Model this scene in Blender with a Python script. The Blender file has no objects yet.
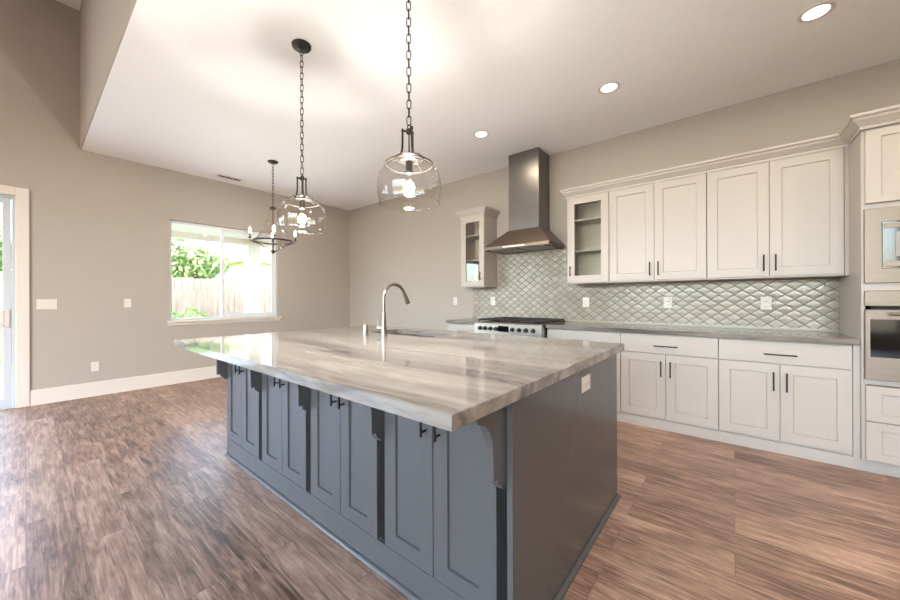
import bpy, bmesh, math, random
from mathutils import Vector, Matrix

random.seed(7)
scn = bpy.context.scene
COL = scn.collection

# ------------------------------------------------------------------ camera
cam_d = bpy.data.cameras.new('camera')
cam = bpy.data.objects.new('camera', cam_d)
COL.objects.link(cam)
cam_d.sensor_fit = 'HORIZONTAL'
cam_d.sensor_width = 36.0
cam_d.lens = 350.33 / 900 * 36
cam_d.shift_x = 0.0191
cam_d.shift_y = -0.0014
cam_d.clip_start = 0.05
cam.matrix_world = (Matrix.Translation((0, 0, 1.2051)) @ Matrix.Rotation(0.7103, 4, 'Z')
                    @ Matrix.Rotation(math.pi / 2, 4, 'X') @ Matrix.Rotation(-0.0033, 4, 'Z'))
scn.camera = cam

# ------------------------------------------------------------------ world, sun, added fill lamps, exposure
world = bpy.data.worlds.new('sky')
scn.world = world
world.use_nodes = True
wn = world.node_tree.nodes
wl = world.node_tree.links
bg = wn['Background']
sky = wn.new('ShaderNodeTexSky')
sky.sky_type = 'NISHITA'
sky.sun_disc = False
sky.sun_elevation = math.radians(52)
sky.sun_rotation = math.radians(120)
sky.dust_density = 3.0
sky.air_density = 1.0
wl.new(sky.outputs[0], bg.inputs[0])
bg.inputs[1].default_value = 4.2

sun_d = bpy.data.lights.new('sun', 'SUN')
sun_d.energy = 2.5
sun_d.angle = math.radians(1.5)
sun_d.color = (1.0, 0.96, 0.9)
sun = bpy.data.objects.new('sun', sun_d)
COL.objects.link(sun)
sun.rotation_euler = Vector((-0.42, 0.30, -0.86)).to_track_quat('-Z', 'Y').to_euler()


def area(name, loc, direction, sx, sy, watts, color):
    d = bpy.data.lights.new(name, 'AREA')
    d.shape = 'RECTANGLE'
    d.size, d.size_y = sx, sy
    d.energy = watts
    d.color = color
    o = bpy.data.objects.new(name, d)
    COL.objects.link(o)
    o.location = loc
    o.rotation_euler = Vector(direction).to_track_quat('-Z', 'Y').to_euler()
    return o


# added fill lamps outside the two made-up great room windows, out of view
area('added_fill_back', (-0.2, -5.75, 1.9), (-0.15, 1, 0.5), 5.8, 2.8, 28, (0.95, 0.98, 1.0))
area('added_fill_garden_side', (-6.45, -4.05, 1.6), (1, 0.3, 0.3), 2.2, 2.1, 85, (0.74, 0.87, 1.0))

scn.view_settings.view_transform = 'Standard'
scn.view_settings.look = 'None'
scn.view_settings.gamma = 1.0
scn.view_settings.use_curve_mapping = False
scn.view_settings.exposure = 0.02
scn.cycles.max_bounces = 10
scn.cycles.diffuse_bounces = 5
scn.cycles.glossy_bounces = 5
scn.cycles.transparent_max_bounces = 24
scn.cycles.sample_clamp_indirect = 6.0
scn.cycles.use_denoising = True
scn.cycles.caustics_reflective = False
scn.cycles.caustics_refractive = False


# ------------------------------------------------------------------ materials
def srgb(r, g, b):
    def f(c):
        c /= 255.0
        return c / 12.92 if c <= 0.04045 else ((c + 0.055) / 1.055) ** 2.4
    return (f(r), f(g), f(b), 1.0)


def new_mat(name):
    m = bpy.data.materials.new(name)
    m.use_nodes = True
    nt = m.node_tree
    return m, nt.nodes, nt.links, nt.nodes['Principled BSDF']


def math_node(n, l, op, a, b=None, c=None):
    x = n.new('ShaderNodeMath')
    x.operation = op
    for i, v in enumerate((a, b, c)):
        if v is None:
            continue
        if isinstance(v, (int, float)):
            x.inputs[i].default_value = v
        else:
            l.new(v, x.inputs[i])
    return x.outputs[0]


def position(n, l, scale=(1, 1, 1)):
    g = n.new('ShaderNodeNewGeometry')
    mp = n.new('ShaderNodeMapping')
    mp.inputs['Scale'].default_value = scale
    l.new(g.outputs['Position'], mp.inputs['Vector'])
    return mp.outputs[0]


def noise(n, l, vec, scale, detail=4, rough=0.5, dist=0.0):
    t = n.new('ShaderNodeTexNoise')
    t.inputs['Scale'].default_value = scale
    t.inputs['Detail'].default_value = detail
    t.inputs['Roughness'].default_value = rough
    t.inputs['Distortion'].default_value = dist
    l.new(vec, t.inputs['Vector'])
    return t.outputs['Fac']


def ramp(n, l, fac, stops):
    r = n.new('ShaderNodeValToRGB')
    e = r.color_ramp.elements
    e[0].position, e[0].color = stops[0]
    e[1].position, e[1].color = stops[-1]
    for p, c in stops[1:-1]:
        x = e.new(p)
        x.color = c
    l.new(fac, r.inputs[0])
    return r.outputs[0]


def bump(n, l, height, strength, dist=0.01):
    b = n.new('ShaderNodeBump')
    b.inputs['Strength'].default_value = strength
    b.inputs['Distance'].default_value = dist
    l.new(height, b.inputs['Height'])
    return b.outputs[0]


def simple(name, col, rough=0.5, metal=0.0, var=0.04, scale=30, bmp=0.0, spec=0.5, coat=0.0):
    m, n, l, p = new_mat(name)
    f = noise(n, l, position(n, l), scale, 3)
    lo = tuple(max(0, c * (1 - var)) for c in col[:3]) + (1,)
    hi = tuple(min(1, c * (1 + var)) for c in col[:3]) + (1,)
    l.new(ramp(n, l, f, [(0.3, lo), (0.7, hi)]), p.inputs['Base Color'])
    p.inputs['Roughness'].default_value = rough
    p.inputs['Metallic'].default_value = metal
    p.inputs['Specular IOR Level'].default_value = spec
    p.inputs['Coat Weight'].default_value = coat
    if bmp:
        l.new(bump(n, l, f, bmp, 0.004), p.inputs['Normal'])
    return m


def emit(name, col, strength):
    m, n, l, p = new_mat(name)
    p.inputs['Base Color'].default_value = (0.9, 0.9, 0.9, 1)
    p.inputs['Emission Color'].default_value = col
    p.inputs['Emission Strength'].default_value = strength
    return m


def thin_glass(name, tint=(1, 1, 1, 1), ior=1.5, refl=1.0):
    m, n, l, p = new_mat(name)
    out = n['Material Output']
    n.remove(p)
    tr = n.new('ShaderNodeBsdfTransparent')
    tr.inputs[0].default_value = tint
    gl = n.new('ShaderNodeBsdfGlossy')
    gl.inputs['Roughness'].default_value = 0.02
    lw = n.new('ShaderNodeLayerWeight')
    lw.inputs[0].default_value = 0.5
    f0 = ((ior - 1) / (ior + 1)) ** 2
    fr = math_node(n, l, 'MULTIPLY_ADD', math_node(n, l, 'POWER', lw.outputs['Facing'], 4.0), 0.75, f0)
    mx = n.new('ShaderNodeMixShader')
    l.new(math_node(n, l, 'MINIMUM', math_node(n, l, 'MULTIPLY', fr, refl), 1.0), mx.inputs[0])
    l.new(tr.outputs[0], mx.inputs[1])
    l.new(gl.outputs[0], mx.inputs[2])
    l.new(mx.outputs[0], out.inputs[0])
    return m


def brushed(name, col, rough, axis):
    m, n, l, p = new_mat(name)
    sc = [160, 160, 160]
    sc[axis] = 2
    f = noise(n, l, position(n, l, sc), 1.0, 3)
    lo = tuple(c * 0.9 for c in col[:3]) + (1,)
    l.new(ramp(n, l, f, [(0.3, lo), (0.7, col)]), p.inputs['Base Color'])
    p.inputs['Metallic'].default_value = 1.0
    r = n.new('ShaderNodeMapRange')
    l.new(f, r.inputs[0])
    r.inputs[3].default_value = rough - 0.05
    r.inputs[4].default_value = rough + 0.08
    l.new(r.outputs[0], p.inputs['Roughness'])
    return m


def stone_mat(name, stops, rough=0.06):
    m, n, l, p = new_mat(name)
    v = position(n, l, (0.32, 3.4, 3.4))
    warp = noise(n, l, position(n, l, (0.8, 1.4, 1.4)), 1.3, 3)
    add = n.new('ShaderNodeVectorMath')
    add.operation = 'ADD'
    cb = n.new('ShaderNodeCombineXYZ')
    l.new(math_node(n, l, 'MULTIPLY', warp, 0.9), cb.inputs[1])
    l.new(math_node(n, l, 'MULTIPLY', warp, 0.8), cb.inputs[2])
    l.new(v, add.inputs[0])
    l.new(cb.outputs[0], add.inputs[1])
    a = noise(n, l, add.outputs[0], 2.2, 8, 0.62, 0.25)
    b = noise(n, l, add.outputs[0], 9.0, 6, 0.6, 0.2)
    f = math_node(n, l, 'ADD', math_node(n, l, 'MULTIPLY', a, 0.75), math_node(n, l, 'MULTIPLY', b, 0.25))
    l.new(ramp(n, l, f, stops), p.inputs['Base Color'])
    p.inputs['Roughness'].default_value = rough
    p.inputs['Specular IOR Level'].default_value = 0.6
    return m


def wood_floor(name):
    m, n, l, p = new_mat(name)
    v = position(n, l)
    br = n.new('ShaderNodeTexBrick')
    br.offset = 0.37
    br.inputs['Color1'].default_value = (0, 0, 0, 1)
    br.inputs['Color2'].default_value = (1, 1, 1, 1)
    br.inputs['Mortar'].default_value = (0.5, 0.5, 0.5, 1)
    br.inputs['Scale'].default_value = 1.0
    br.inputs['Mortar Size'].default_value = 0.0013
    br.inputs['Mortar Smooth'].default_value = 0.2
    br.inputs['Bias'].default_value = 0.0
    br.inputs['Brick Width'].default_value = 1.22
    br.inputs['Row Height'].default_value = 0.182
    l.new(v, br.inputs['Vector'])
    # each plank gets its own slice of grain
    sh = n.new('ShaderNodeVectorMath')
    sh.operation = 'ADD'
    cb = n.new('ShaderNodeCombineXYZ')
    l.new(math_node(n, l, 'MULTIPLY', br.outputs['Color'], 37.0), cb.inputs[2])
    l.new(v, sh.inputs[0])
    l.new(cb.outputs[0], sh.inputs[1])
    mp = n.new('ShaderNodeMapping')
    mp.inputs['Scale'].default_value = (1.5, 12.0, 1.0)
    l.new(sh.outputs[0], mp.inputs[0])
    g1 = noise(n, l, mp.outputs[0], 2.4, 9, 0.66, 1.0)
    mp2 = n.new('ShaderNodeMapping')
    mp2.inputs['Scale'].default_value = (3.0, 85.0, 1.0)
    l.new(sh.outputs[0], mp2.inputs[0])
    g2 = noise(n, l, mp2.outputs[0], 1.5, 5, 0.6, 0.3)
    mp3 = n.new('ShaderNodeMapping')
    mp3.inputs['Scale'].default_value = (1.0, 2.4, 1.0)
    l.new(sh.outputs[0], mp3.inputs[0])
    g3 = noise(n, l, mp3.outputs[0], 2.6, 4, 0.6, 0.6)
    f = math_node(n, l, 'ADD', math_node(n, l, 'MULTIPLY', g1, 0.48), math_node(n, l, 'MULTIPLY', g2, 0.26))
    f = math_node(n, l, 'ADD', f, math_node(n, l, 'MULTIPLY', g3, 0.22))
    f = math_node(n, l, 'ADD', f, math_node(n, l, 'MULTIPLY', br.outputs['Color'], 0.07))
    c = ramp(n, l, f, [(0.40, srgb(84, 63, 53)), (0.46, srgb(120, 92, 77)), (0.515, srgb(148, 116, 98)),
                       (0.565, srgb(170, 138, 118)), (0.63, srgb(192, 162, 141))])
    # dark mineral streaks and knots
    mp4 = n.new('ShaderNodeMapping')
    mp4.inputs['Scale'].default_value = (1.1, 9.0, 1.0)
    l.new(sh.outputs[0], mp4.inputs[0])
    g4 = noise(n, l, mp4.outputs[0], 2.2, 6, 0.7, 1.6)
    st = n.new('ShaderNodeMapRange')
    st.interpolation_type = 'SMOOTHSTEP'
    st.inputs[1].default_value = 0.58
    st.inputs[2].default_value = 0.72
    l.new(g4, st.inputs[0])
    dk = n.new('ShaderNodeMixRGB')
    l.new(math_node(n, l, 'MULTIPLY', st.outputs[0], 0.5), dk.inputs[0])
    l.new(c, dk.inputs[1])
    dk.inputs[2].default_value = srgb(78, 60, 52)
    c = dk.outputs[0]
    mx = n.new('ShaderNodeMixRGB')
    l.new(math_node(n, l, 'MULTIPLY', br.outputs['Fac'], 0.65), mx.inputs[0])
    l.new(c, mx.inputs[1])
    mx.inputs[2].default_value = srgb(45, 35, 30)
    l.new(mx.outputs[0], p.inputs['Base Color'])
    r = n.new('ShaderNodeMapRange')
    l.new(g1, r.inputs[0])
    r.inputs[3].default_value = 0.32
    r.inputs[4].default_value = 0.46
    l.new(r.outputs[0], p.inputs['Roughness'])
    p.inputs['Specular IOR Level'].default_value = 0.85
    h = math_node(n, l, 'SUBTRACT', math_node(n, l, 'MULTIPLY', g2, 0.5), br.outputs['Fac'])
    l.new(bump(n, l, h, 0.18, 0.004), p.inputs['Normal'])
    return m


def tile_mat(name):
    m, n, l, p = new_mat(name)
    g = n.new('ShaderNodeNewGeometry')
    s = n.new('ShaderNodeSeparateXYZ')
    l.new(g.outputs['Position'], s.inputs[0])
    W, H = 0.115, 0.088
    a = math_node(n, l, 'DIVIDE', s.outputs[0], W)
    b = math_node(n, l, 'DIVIDE', s.outputs[2], H)
    u = math_node(n, l, 'ADD', a, b)
    v = math_node(n, l, 'SUBTRACT', a, b)
    su = math_node(n, l, 'MULTIPLY', math_node(n, l, 'SINE', math_node(n, l, 'MULTIPLY', u, 2 * math.pi)), 0.008)
    sv = math_node(n, l, 'MULTIPLY', math_node(n, l, 'SINE', math_node(n, l, 'MULTIPLY', v, 2 * math.pi)), 0.008)
    u2 = math_node(n, l, 'ADD', u, sv)
    v2 = math_node(n, l, 'ADD', v, su)

    def edge(q):
        fr = math_node(n, l, 'FRACT', math_node(n, l, 'ADD', q, 100.0))
        return math_node(n, l, 'MINIMUM', fr, math_node(n, l, 'SUBTRACT', 1.0, fr))
    d = math_node(n, l, 'MINIMUM', edge(u2), edge(v2))
    gr = n.new('ShaderNodeMapRange')
    gr.inputs[1].default_value = 0.035
    gr.inputs[2].default_value = 0.065
    l.new(d, gr.inputs[0])
    # each tile its own slight tone
    cell = n.new('ShaderNodeCombineXYZ')
    l.new(math_node(n, l, 'FLOOR', u2), cell.inputs[0])
    l.new(math_node(n, l, 'FLOOR', v2), cell.inputs[1])
    wnz = n.new('ShaderNodeTexWhiteNoise')
    wnz.noise_dimensions = '2D'
    l.new(cell.outputs[0], wnz.inputs['Vector'])
    tone = ramp(n, l, wnz.outputs['Value'], [(0.0, srgb(142, 134, 121)), (1.0, srgb(158, 150, 137))])
    mx = n.new('ShaderNodeMixRGB')
    l.new(gr.outputs[0], mx.inputs[0])
    mx.inputs[1].default_value = srgb(98, 92, 82)
    l.new(tone, mx.inputs[2])
    l.new(mx.outputs[0], p.inputs['Base Color'])
    r = n.new('ShaderNodeMapRange')
    l.new(gr.outputs[0], r.inputs[0])
    r.inputs[3].default_value = 0.7
    r.inputs[4].default_value = 0.16
    l.new(r.outputs[0], p.inputs['Roughness'])
    pl = n.new('ShaderNodeMapRange')
    pl.interpolation_type = 'SMOOTHSTEP'
    pl.inputs[1].default_value = 0.02
    pl.inputs[2].default_value = 0.34
    l.new(d, pl.inputs[0])
    l.new(bump(n, l, pl.outputs[0], 0.14, 0.006), p.inputs['Normal'])
    return m


def fence_mat(name):
    m, n, l, p = new_mat(name)
    f = noise(n, l, position(n, l, (6, 6, 0.8)), 3, 5)
    l.new(ramp(n, l, f, [(0.3, srgb(88, 78, 70)), (0.7, srgb(118, 107, 98))]), p.inputs['Base Color'])
    p.inputs['Roughness'].default_value = 0.85
    return m


def leaf_mat(name, lo, hi):
    m, n, l, p = new_mat(name)
    f = noise(n, l, position(n, l), 3.0, 4)
    l.new(ramp(n, l, f, [(0.35, lo), (0.65, hi)]), p.inputs['Base Color'])
    p.inputs['Roughness'].default_value = 0.6
    return m


M = {
    'wall': simple('beige_wall_paint', srgb(164, 155, 146), 0.85, var=0.015, scale=60, bmp=0.05),
    'ceiling': simple('white_ceiling_paint', srgb(236, 235, 232), 0.8, var=0.012, scale=45, bmp=0.06),
    'trim': simple('white_trim_paint', srgb(208, 199, 190), 0.4, var=0.01),
    'cabinet': simple('white_cabinet_paint', srgb(174, 165, 157), 0.38, var=0.01),
    'cabinet_inside': simple('cream_cabinet_interior', srgb(196, 184, 166), 0.5, var=0.01),
    'island': simple('slate_grey_island_paint', srgb(77, 77, 78), 0.27, var=0.02),
    'floor': wood_floor('wood_plank_floor'),
    'stone': stone_mat('taupe_quartzite', [(0.34, srgb(80, 77, 76)), (0.43, srgb(108, 103, 99)), (0.50, srgb(132, 125, 118)),
                                           (0.58, srgb(148, 140, 132)), (0.68, srgb(164, 157, 149))]),
    'stone2': stone_mat('grey_quartzite', [(0.36, srgb(72, 68, 65)), (0.46, srgb(98, 92, 88)), (0.56, srgb(126, 119, 113)),
                                           (0.68, srgb(152, 145, 138))], 0.1),
    'tile': tile_mat('diamond_tile'),
    'tile_edge': simple('glazed_liner_tile', srgb(152, 144, 132), 0.25, var=0.05, scale=12),
    'steel': brushed('brushed_steel', srgb(128, 115, 104), 0.38, 0),
    'steel_v': brushed('brushed_steel_upright', srgb(128, 123, 119), 0.30, 2),
    'steel_bright': brushed('bright_brushed_steel', srgb(186, 180, 172), 0.33, 0),
    'nickel': brushed('brushed_nickel', srgb(150, 141, 132), 0.30, 2),
    'bronze': simple('dark_bronze_metal', srgb(56, 50, 46), 0.42, 0.6, 0.08),
    'black': simple('matte_black_metal', srgb(20, 19, 19), 0.5, 0.0, 0.05, spec=0.3),
    'iron': simple('cast_iron', srgb(34, 32, 31), 0.6, 0.2, 0.1, bmp=0.1),
    'black_glass': simple('black_oven_glass', srgb(14, 14, 13), 0.06, 0.0, 0.02),
    'grey_glass': simple('grey_microwave_screen', srgb(120, 112, 104), 0.15, 0.0, 0.03),
    'plastic': simple('white_plastic', srgb(206, 199, 191), 0.35, var=0.01),
    'slot': simple('dark_slot', srgb(70, 66, 62), 0.6, var=0.02),
    'vinyl': simple('white_vinyl_frame', srgb(214, 216, 218), 0.35, var=0.01),
    'door_frame': simple('pale_grey_vinyl', srgb(186, 191, 198), 0.4, var=0.01),
    'window_glass': thin_glass('window_glass', (0.97, 0.99, 0.98, 1), 1.45, 0.8),
    'cab_glass': thin_glass('cabinet_glass', (0.95, 0.96, 0.95, 1), 1.5, 1.3),
    'shade_glass': thin_glass('clear_shade_glass', (0.985, 0.98, 0.97, 1), 1.45, 0.8),
    'bulb': thin_glass('clear_bulb_glass', (1.0, 0.99, 0.97, 1), 1.4, 0.8),
    'filament': emit('glowing_filament', (1.0, 0.985, 0.965, 1), 2450.0),
    'candle': emit('warm_candle_bulb', (1.0, 0.97, 0.93, 1), 600.0),
    'can': emit('recessed_lens', (1.0, 0.93, 0.82, 1), 9.0),
    'concrete': simple('patio_concrete', srgb(205, 203, 198), 0.8, var=0.06, scale=6, bmp=0.1),
    'grass': simple('lawn_green', srgb(90, 122, 62), 0.9, var=0.25, scale=25, bmp=0.4),
    'stucco': simple('cream_stucco', srgb(222, 212, 198), 0.85, var=0.03, bmp=0.1),
    'soffit': simple('beige_soffit', srgb(226, 212, 190), 0.8, var=0.02),
    'fence': fence_mat('weathered_fence_wood'),
    'leaf': leaf_mat('tree_leaves', srgb(88, 112, 62), srgb(140, 158, 104)),
    'leaf2': leaf_mat('shrub_leaves', srgb(78, 130, 50), srgb(150, 190, 96)),
    'bark': simple('grey_bark', srgb(120, 104, 90), 0.9, var=0.15, bmp=0.4),
    'roof': simple('brown_roof_shingles', srgb(150, 128, 112), 0.9, var=0.1, bmp=0.2),
    'house': simple('tan_house_siding', srgb(214, 198, 178), 0.85, var=0.04),
}

# ------------------------------------------------------------------ mesh helpers
ORG = {}


class MB:
    """collects shapes in place coordinates; build() links them as ONE mesh object"""

    def __init__(self):
        self.bm = bmesh.new()

    def box(self, x0, x1, y0, y1, z0, z1, bev=0.0, seg=2):
        r = bmesh.ops.create_cube(self.bm, size=1.0)
        vs = r['verts']
        for v in vs:
            v.co.x = x0 + (v.co.x + 0.5) * (x1 - x0)
            v.co.y = y0 + (v.co.y + 0.5) * (y1 - y0)
            v.co.z = z0 + (v.co.z + 0.5) * (z1 - z0)
        if bev > 0:
            es = list({e for v in vs for e in v.link_edges})
            bmesh.ops.bevel(self.bm, geom=es, offset=bev, segments=seg, profile=0.5, affect='EDGES')
        return self

    def shaker(self, x0, x1, z0, z1, yf, t=0.02, stile=0.07, rail=None, depth=0.009, hole=False, bev=0.0015):
        """frame and panel front facing -y with its front at yf; hole=True leaves an opening for glass"""
        rail = stile if rail is None else rail
        a = [(x0, z0), (x1, z0), (x1, z1), (x0, z1)]
        b = [(x0 + stile, z0 + rail), (x1 - stile, z0 + rail), (x1 - stile, z1 - rail), (x0 + stile, z1 - rail)]
        s = 0.003
        c = [(b[0][0] + s, b[0][1] + s), (b[1][0] - s, b[1][1] + s), (b[2][0] - s, b[2][1] - s), (b[3][0] + s, b[3][1] - s)]
        V = self.bm.verts.new
        e = bev
        ao = [(x0 + e, z0 + e), (x1 - e, z0 + e), (x1 - e, z1 - e), (x0 + e, z1 - e)]
        back = [V((x, yf + t, z)) for x, z in a]
        side = [V((x, yf + e, z)) for x, z in a]
        fo = [V((x, yf, z)) for x, z in ao]
        fi = [V((x, yf, z)) for x, z in b]
        if hole:
            bi = [V((x, yf + t, z)) for x, z in b]
            loops = [back, side, fo, fi, bi, back]
        else:
            pi = [V((x, yf + depth, z)) for x, z in c]
            loops = [back, side, fo, fi, pi]
        for p, q in zip(loops[:-1], loops[1:]):
            for i in range(4):
                j = (i + 1) % 4
                self.bm.faces.new((p[i], p[j], q[j], q[i]))
        if not hole:
            self.bm.faces.new(pi)
            self.bm.faces.new(back[::-1])
        return self

    def cyl(self, p0, p1, r0, r1=None, n=16, caps=True):
        r1 = r0 if r1 is None else r1
        p0, p1 = Vector(p0), Vector(p1)
        d = p1 - p0
        m = Matrix.Translation((p0 + p1) / 2) @ d.to_track_quat('Z', 'Y').to_matrix().to_4x4()
        bmesh.ops.create_cone(self.bm, cap_ends=caps, segments=n, radius1=r0, radius2=r1, depth=d.length, matrix=m)
        return self

    def lathe(self, prof, c, n=32, close=False):
        """prof: list of (radius, z) turned about the vertical through c"""
        rings = []
        for r, z in prof:
            if r < 1e-5:
                rings.append([self.bm.verts.new((c[0], c[1], z))])
            else:
                rings.append([self.bm.verts.new((c[0] + r * math.cos(2 * math.pi * k / n),
                                                 c[1] + r * math.sin(2 * math.pi * k / n), z)) for k in range(n)])
        if close:
            rings.append(rings[0])
        for A, B in zip(rings[:-1], rings[1:]):
            for k in range(n):
                j = (k + 1) % n
                if len(A) == 1 and len(B) == 1:
                    continue
                if len(A) == 1:
                    self.bm.faces.new((A[0], B[j], B[k]))
                elif len(B) == 1:
                    self.bm.faces.new((A[k], A[j], B[0]))
                else:
                    self.bm.faces.new((A[k], A[j], B[j], B[k]))
        return self

    def tube(self, pts, r, n=10, caps=True, closed=False):
        pts = [Vector(p) for p in pts]
        rs = r if isinstance(r, (list, tuple)) else [r] * len(pts)
        N = len(pts)
        rings = []
        up = None
        for i, p in enumerate(pts):
            if closed:
                t = (pts[(i + 1) % N] - pts[i - 1]).normalized()
            else:
                t = (pts[min(i + 1, N - 1)] - pts[max(i - 1, 0)]).normalized()
            if up is None:
                up = Vector((0, 0, 1)) if abs(t.z) < 0.9 else Vector((1, 0, 0))
            a = (up - t * up.dot(t)).normalized()
            up = a
            b = t.cross(a)
            rings.append([self.bm.verts.new(p + (a * math.cos(2 * math.pi * k / n) + b * math.sin(2 * math.pi * k / n)) * rs[i])
                          for k in range(n)])
        rng = list(zip(rings[:-1], rings[1:]))
        if closed:
            rng.append((rings[-1], rings[0]))
        for A, B in rng:
            for k in range(n):
                j = (k + 1) % n
                self.bm.faces.new((A[k], A[j], B[j], B[k]))
        if caps and not closed:
            self.bm.faces.new(rings[0][::-1])
            self.bm.faces.new(rings[-1])
        return self

    def prism_x(self, prof, x0, x1):
        """prof: list of (y, z)"""
        A = [self.bm.verts.new((x0, y, z)) for y, z in prof]
        B = [self.bm.verts.new((x1, y, z)) for y, z in prof]
        n = len(prof)
        for i in range(n):
            j = (i + 1) % n
            self.bm.faces.new((A[i], A[j], B[j], B[i]))
        self.bm.faces.new(A[::-1])
        self.bm.faces.new(B)
        return self

    def loft(self, loops, cap=True):
        R = [[self.bm.verts.new(p) for p in lp] for lp in loops]
        for A, B in zip(R[:-1], R[1:]):
            n = len(A)
            for i in range(n):
                j = (i + 1) % n
                self.bm.faces.new((A[i], A[j], B[j], B[i]))
        if cap:
            self.bm.faces.new(R[0][::-1])
            self.bm.faces.new(R[-1])
        return self

    def sphere(self, c, r, sx=1, sy=1, sz=1, u=20, v=12):
        m = Matrix.Translation(c) @ Matrix.Diagonal((sx, sy, sz, 1))
        bmesh.ops.create_uvsphere(self.bm, u_segments=u, v_segments=v, radius=r, matrix=m)
        return self

    def build(self, name, mat, parent=None, smooth=False, origin=None):
        bmesh.ops.recalc_face_normals(self.bm, faces=self.bm.faces)
        if parent is not None:
            org = ORG[parent.name]
        elif origin is not None:
            org = Vector(origin)
        else:
            vs = [v.co for v in self.bm.verts]
            org = Vector((sum((min(v.x for v in vs), max(v.x for v in vs))) / 2,
                          sum((min(v.y for v in vs), max(v.y for v in vs))) / 2, min(v.z for v in vs)))
        bmesh.ops.translate(self.bm, verts=self.bm.verts, vec=-org)
        me = bpy.data.meshes.new(name)
        self.bm.to_mesh(me)
        self.bm.free()
        if smooth:
            try:
                me.shade_smooth()
                me.set_sharp_from_angle(angle=math.radians(38))
            except Exception:
                pass
        me.materials.append(M[mat])
        o = bpy.data.objects.new(name, me)
        COL.objects.link(o)
        if parent is not None:
            o.parent = parent
        else:
            o.location = org
        ORG[o.name] = org
        return o


def thing(name, loc, label, cat, group=None):
    o = bpy.data.objects.new(name, None)
    o.empty_display_size = 0.1
    COL.objects.link(o)
    o.location = loc
    ORG[o.name] = Vector(loc)
    return tag(o, label, cat, group)


def tag(o, label, cat, group=None):
    o['label'] = label
    o['category'] = cat
    if group:
        o['group'] = group
    return o


def struct(o):
    o['kind'] = 'structure'
    return o


def copy_tree(o, parent=None):
    c = o.copy()
    COL.objects.link(c)
    if parent is not None:
        c.parent = parent
    for ch in list(o.children):
        copy_tree(ch, c)
    return c


# ------------------------------------------------------------------ room shell
XW, YK, HC = -6.078, 4.411, 3.049      # window wall, kitchen wall, flat ceiling
YB = 0.44                               # where the flat ceiling stops and the tall great room begins
HG = 4.75                               # great room ceiling
XR, YS = 3.2, -5.5                      # right wall, wall behind the camera
T = 0.16

struct(MB().box(XW - T, XR + T, YS - T, YK + T, -0.12, 0.0).build('floor', 'floor'))
struct(MB().box(XW - T, XR + T, YB + 0.012, YK + T, HC, HC + 0.2).build('ceiling', 'ceiling'))
struct(MB().box(XW - T, XR + T, YB, YB + 0.0118, HC + 0.0005, HC + 0.2).box(XW - T, XR + T, YB, YB + 0.16, HC + 0.2, HG).build('wall_bulkhead', 'wall'))
struct(MB().box(XW - T, XR + T, YS - T, YB + 0.16, HG, HG + 0.2).build('ceiling_great_room', 'ceiling'))
struct(MB().box(XW - T, XR + T, YK, YK + T, 0, HC).build('wall_kitchen', 'wall'))
struct(MB().box(XR, XR + T, YS - T, YK, 0, HG).build('wall_right', 'wall'))

# window wall: openings for the sliding door, the window and the added great room window
WY0, WY1, WZ0, WZ1 = 1.337, 2.885, 0.905, 2.345
DY0, DY1, DZ1 = -2.5, -0.065, 2.375
GY0, GY1, GZ0, GZ1 = -5.25, -2.85, 0.6, 2.9
w = MB()


def wall_x(w, y0, y1, z0, z1):
    w.box(XW - T, XW, y0, y1, z0, z1)


wall_x(w, YS - T, GY0, 0, HG)
wall_x(w, GY0, GY1, 0, GZ0)
wall_x(w, GY0, GY1, GZ1, HG)
wall_x(w, GY1, DY0, 0, HG)
wall_x(w, DY0, DY1, DZ1, HG)
wall_x(w, DY1, YB, 0, HG)
wall_x(w, YB, WY0, 0, HC)
wall_x(w, WY0, WY1, 0, WZ0)
wall_x(w, WY0, WY1, WZ1, HC)
wall_x(w, WY1, YK + T, 0, HC)
bmesh.ops.remove_doubles(w.bm, verts=w.bm.verts, dist=1e-5)
struct(w.build('wall_window', 'wall'))

# wall behind the camera with a wide glazed opening added for fill light
w = MB()
BX0, BX1, BZ0, BZ1 = -3.2, 2.9, 0.35, 3.6
w.box(XW, BX0, YS - T, YS, 0, HG)
w.box(BX1, XR, YS - T, YS, 0, HG)
w.box(BX0, BX1, YS - T, YS, 0, BZ0)
w.box(BX0, BX1, YS - T, YS, BZ1, HG)
struct(w.build('wall_back', 'wall'))


def pane_grid(name, n, along_x, a0, a1, z0, z1, c):
    fr = MB()
    gl = MB()
    f = 0.06
    for i in range(n + 1):
        p = a0 + (a1 - a0 - f) * i / n
        (fr.box(p, p + f, c - 0.04, c + 0.04, z0, z1) if along_x else fr.box(c - 0.04, c + 0.04, p, p + f, z0, z1))
    for z in (z0, z1 - f):
        (fr.box(a0, a1, c - 0.038, c + 0.038, z, z + f) if along_x else fr.box(c - 0.038, c + 0.038, a0, a1, z, z + f))
    (gl.box(a0, a1, c - 0.003, c + 0.003, z0, z1) if along_x else gl.box(c - 0.003, c + 0.003, a0, a1, z0, z1))
    o = struct(fr.build(name, 'vinyl'))
    gl.build('pane', 'window_glass', o)
    return o


pane_grid('window_added_back', 3, True, BX0, BX1, BZ0, BZ1, YS - 0.09)  # unseen window added behind the camera to let fill light in
pane_grid('window_added_great_room', 2, False, GY0, GY1, GZ0, GZ1, XW - 0.09)  # unseen great room window, added only as an opening for its fill lamp

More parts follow.
